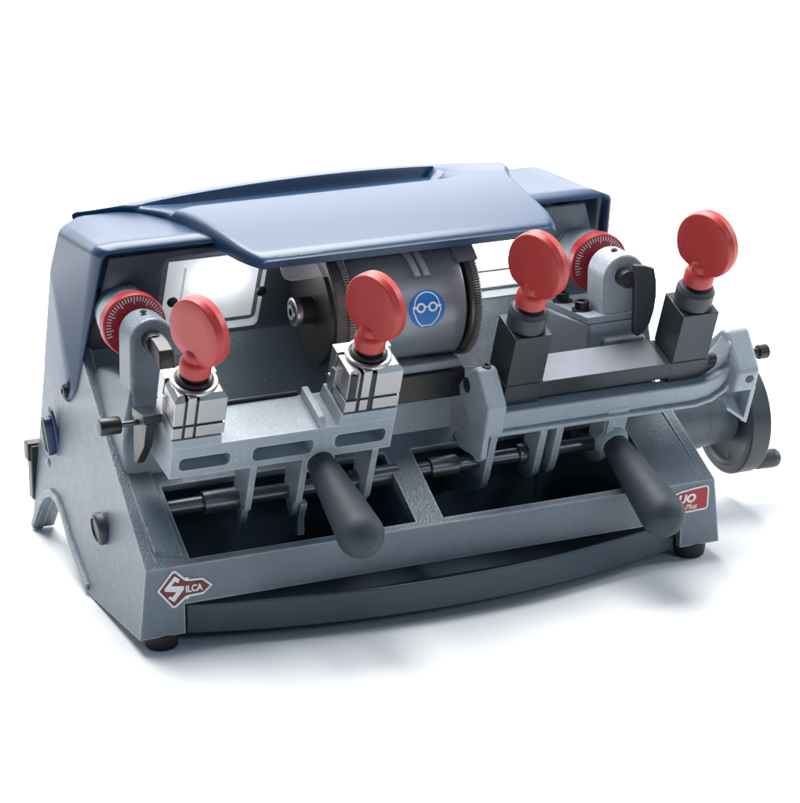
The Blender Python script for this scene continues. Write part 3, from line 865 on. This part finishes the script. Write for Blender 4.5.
# ---- switches on the side panel
def sx(z): return -hw(z)
nrm = Vector((-1, 0, -.11)).normalized()
b = B()
o_ = Vector((sx(97)-.2, 240, 97)); u_ = Vector((0, 1, 0)); v_ = nrm.cross(u_).normalized()
if v_.z < 0: v_ = -v_
def oval(rx, rz, h, sq=.75, off=(0, 0)):
    pts = []
    for k in range(40):
        a = 2*math.pi*k/40; c_, s_ = math.cos(a), math.sin(a)
        pts.append(o_+nrm*h+u_*(off[0]+rx*math.copysign(abs(c_)**sq, c_))+v_*(off[1]+rz*math.copysign(abs(s_)**.8, s_)))
    return pts
def stack(b, rg, mats):
    VV = [[b.bm.verts.new(p) for p in q] for q in rg]
    for q in range(len(VV)-1):
        for k in range(40): b.face([VV[q][k], VV[q][(k+1) % 40], VV[q+1][(k+1) % 40], VV[q+1][k]], mats[q])
    b.face(VV[-1], mats[-1])
stack(b, [oval(11, 24, 0), oval(11, 24, 1.6), oval(9.8, 22.8, 2.4)], ['switchblue']*3)
sw = b.out('power_switch', mc)
b = B()
stack(b, [oval(7.5, 16.5, 2, .5), oval(7.5, 16.5, 8, .5), oval(6.6, 15.6, 9.2, .5), oval(5.4, 14.2, 9.2, .5), oval(5.0, 13.8, 7.4, .5)], ['switchblue', 'wheel', 'grey', 'grey', 'grey'])
b.out('button', sw, bevel=.3)
b = B(); p_ = Vector((sx(67)-.4, 101, 66))
b.lathe(p_, nrm, [(0, 13), (5, 13), (6.5, 12), (7.5, 10.6), (7.5, 9.6, 'grey'), (6.2, 9.4, 'black'), (6.2, 0, 'black')], 'wheel', n=40); b.out('side_plug', mc, bevel=.3)
b = B(); b.lathe(Vector((sx(67)-.2, 254, 67)), nrm, [(0, 4), (1.2, 3.4), (1.2, 0)], 'cast', n=20); b.out('blank_screw', mc)
b = B(); b.box(-250, -236, 284.5, 296, 24, 72, 'black'); b.box(-252, -238, 287, 299, 58, 74, 'black'); b.out('power_socket', mc, bevel=1.4)

# ---- chip tray with a bowed front
b = B()
def tray_y(x): 
    t = (x+2)/210.
    return 6-33*(1-t*t)
N = 40
outer, inner = [], []
for k in range(N+1):
    x = -211+k*(419/N)
    outer.append((x, tray_y(x))); inner.append((x*.986, tray_y(x)+3))
zb_, zt_ = 8.5, 33
A = [b.bm.verts.new((x, y, zb_)) for x, y in outer]; C = [b.bm.verts.new((x, y, zt_)) for x, y in outer]
D = [b.bm.verts.new((x, y, zt_)) for x, y in inner]; E_ = [b.bm.verts.new((x, y, zb_+3)) for x, y in inner]
G = [b.bm.verts.new((x, 110, zb_+3)) for x, y in inner]; H = [b.bm.verts.new((x, 110, zb_)) for x, y in outer]
for k in range(N):
    for P_, Q_ in ((A, C), (C, D), (D, E_), (E_, G), (G, H), (H, A)):
        b.face([P_[k], P_[k+1], Q_[k+1], Q_[k]], 'navy')
for k in (0, N): b.face([A[k], C[k], D[k], E_[k], G[k], H[k]], 'navy')
b.out('chip_tray', mc, bevel=1.4, seg=3, ang=40)

# ---- badges
def poly(b, pts, y, m, h=.3): b.prism(pts, 'y', y, y+h, m)
b = B()
key = [(-235.5, 50), (-223.2, 64.6), (-220.4, 64.6), (-213.6, 58), (-210.5, 58), (-210.5, 56.4), (-199, 55.6), (-191.2, 48.6), (-198.6, 42.4), (-210.5, 41.8), (-210.5, 40.4), (-213.6, 40.4), (-220.8, 34.8), (-223.6, 34.8)]
cx_, cz_ = -216., 49.5
poly(b, key, -.9, 'white', .9)
inner_ = [(-233.6, 50), (-222.6, 62.8), (-221, 62.8), (-213.9, 55.8), (-211.6, 54.8), (-199.6, 53.9), (-193.6, 48.7), (-199.2, 44), (-211.6, 43.6), (-213.9, 42.6), (-221.4, 36.6), (-223, 36.6)]
poly(b, inner_, -1.15, 'badge', .4)
S_ = [(-217.4, 57.6), (-221.6, 60.6), (-229.6, 51.6), (-229.6, 49.4), (-220.4, 47.6), (-223.8, 43.8), (-225.6, 45.2), (-227, 43.6), (-222.4, 39.6), (-214.4, 48.8), (-214.2, 51.4), (-224.6, 53), (-221.4, 56.4), (-218.8, 54.6)]
poly(b, S_, -1.4, 'white', .4)
text_polys(b, 'ILCA', (-213.2, 46.2), 7.4, 'white', y=-1.42, offset=.28, sx=.86)
b.out('maker_badge', base, smooth=False, label='maroon key shaped badge with white lettering')
b = B()
pl = [(196, 55), (203, 59), (212, 61.6), (224, 63), (235, 63.8), (237.6, 63), (238.6, 61), (238.2, 45.5), (237, 43.4), (234.6, 42.6), (216, 42.2), (196, 43)]
poly(b, pl, -.8, 'white', .8)
pi_ = [(197.4, 54.4), (204, 57.6), (212.4, 60.1), (224.4, 61.5), (235, 62.3), (236.6, 61.8), (237.1, 60.6), (236.8, 46), (236, 44.6), (234.4, 44.1), (216, 43.7), (197.4, 44.4)]
poly(b, pi_, -1.05, 'platered', .4)
text_polys(b, 'DUO', (201.6, 51.4), 9.6, 'white', y=-1.3, shear=.18, offset=.45, sx=1.1)
text_polys(b, 'Plus', (216.5, 45.4), 6.2, 'platecream', y=-1.32, shear=.25, offset=.22, sx=1.05)
b.out('model_plate', base, smooth=False, label='red plate with white lettering')
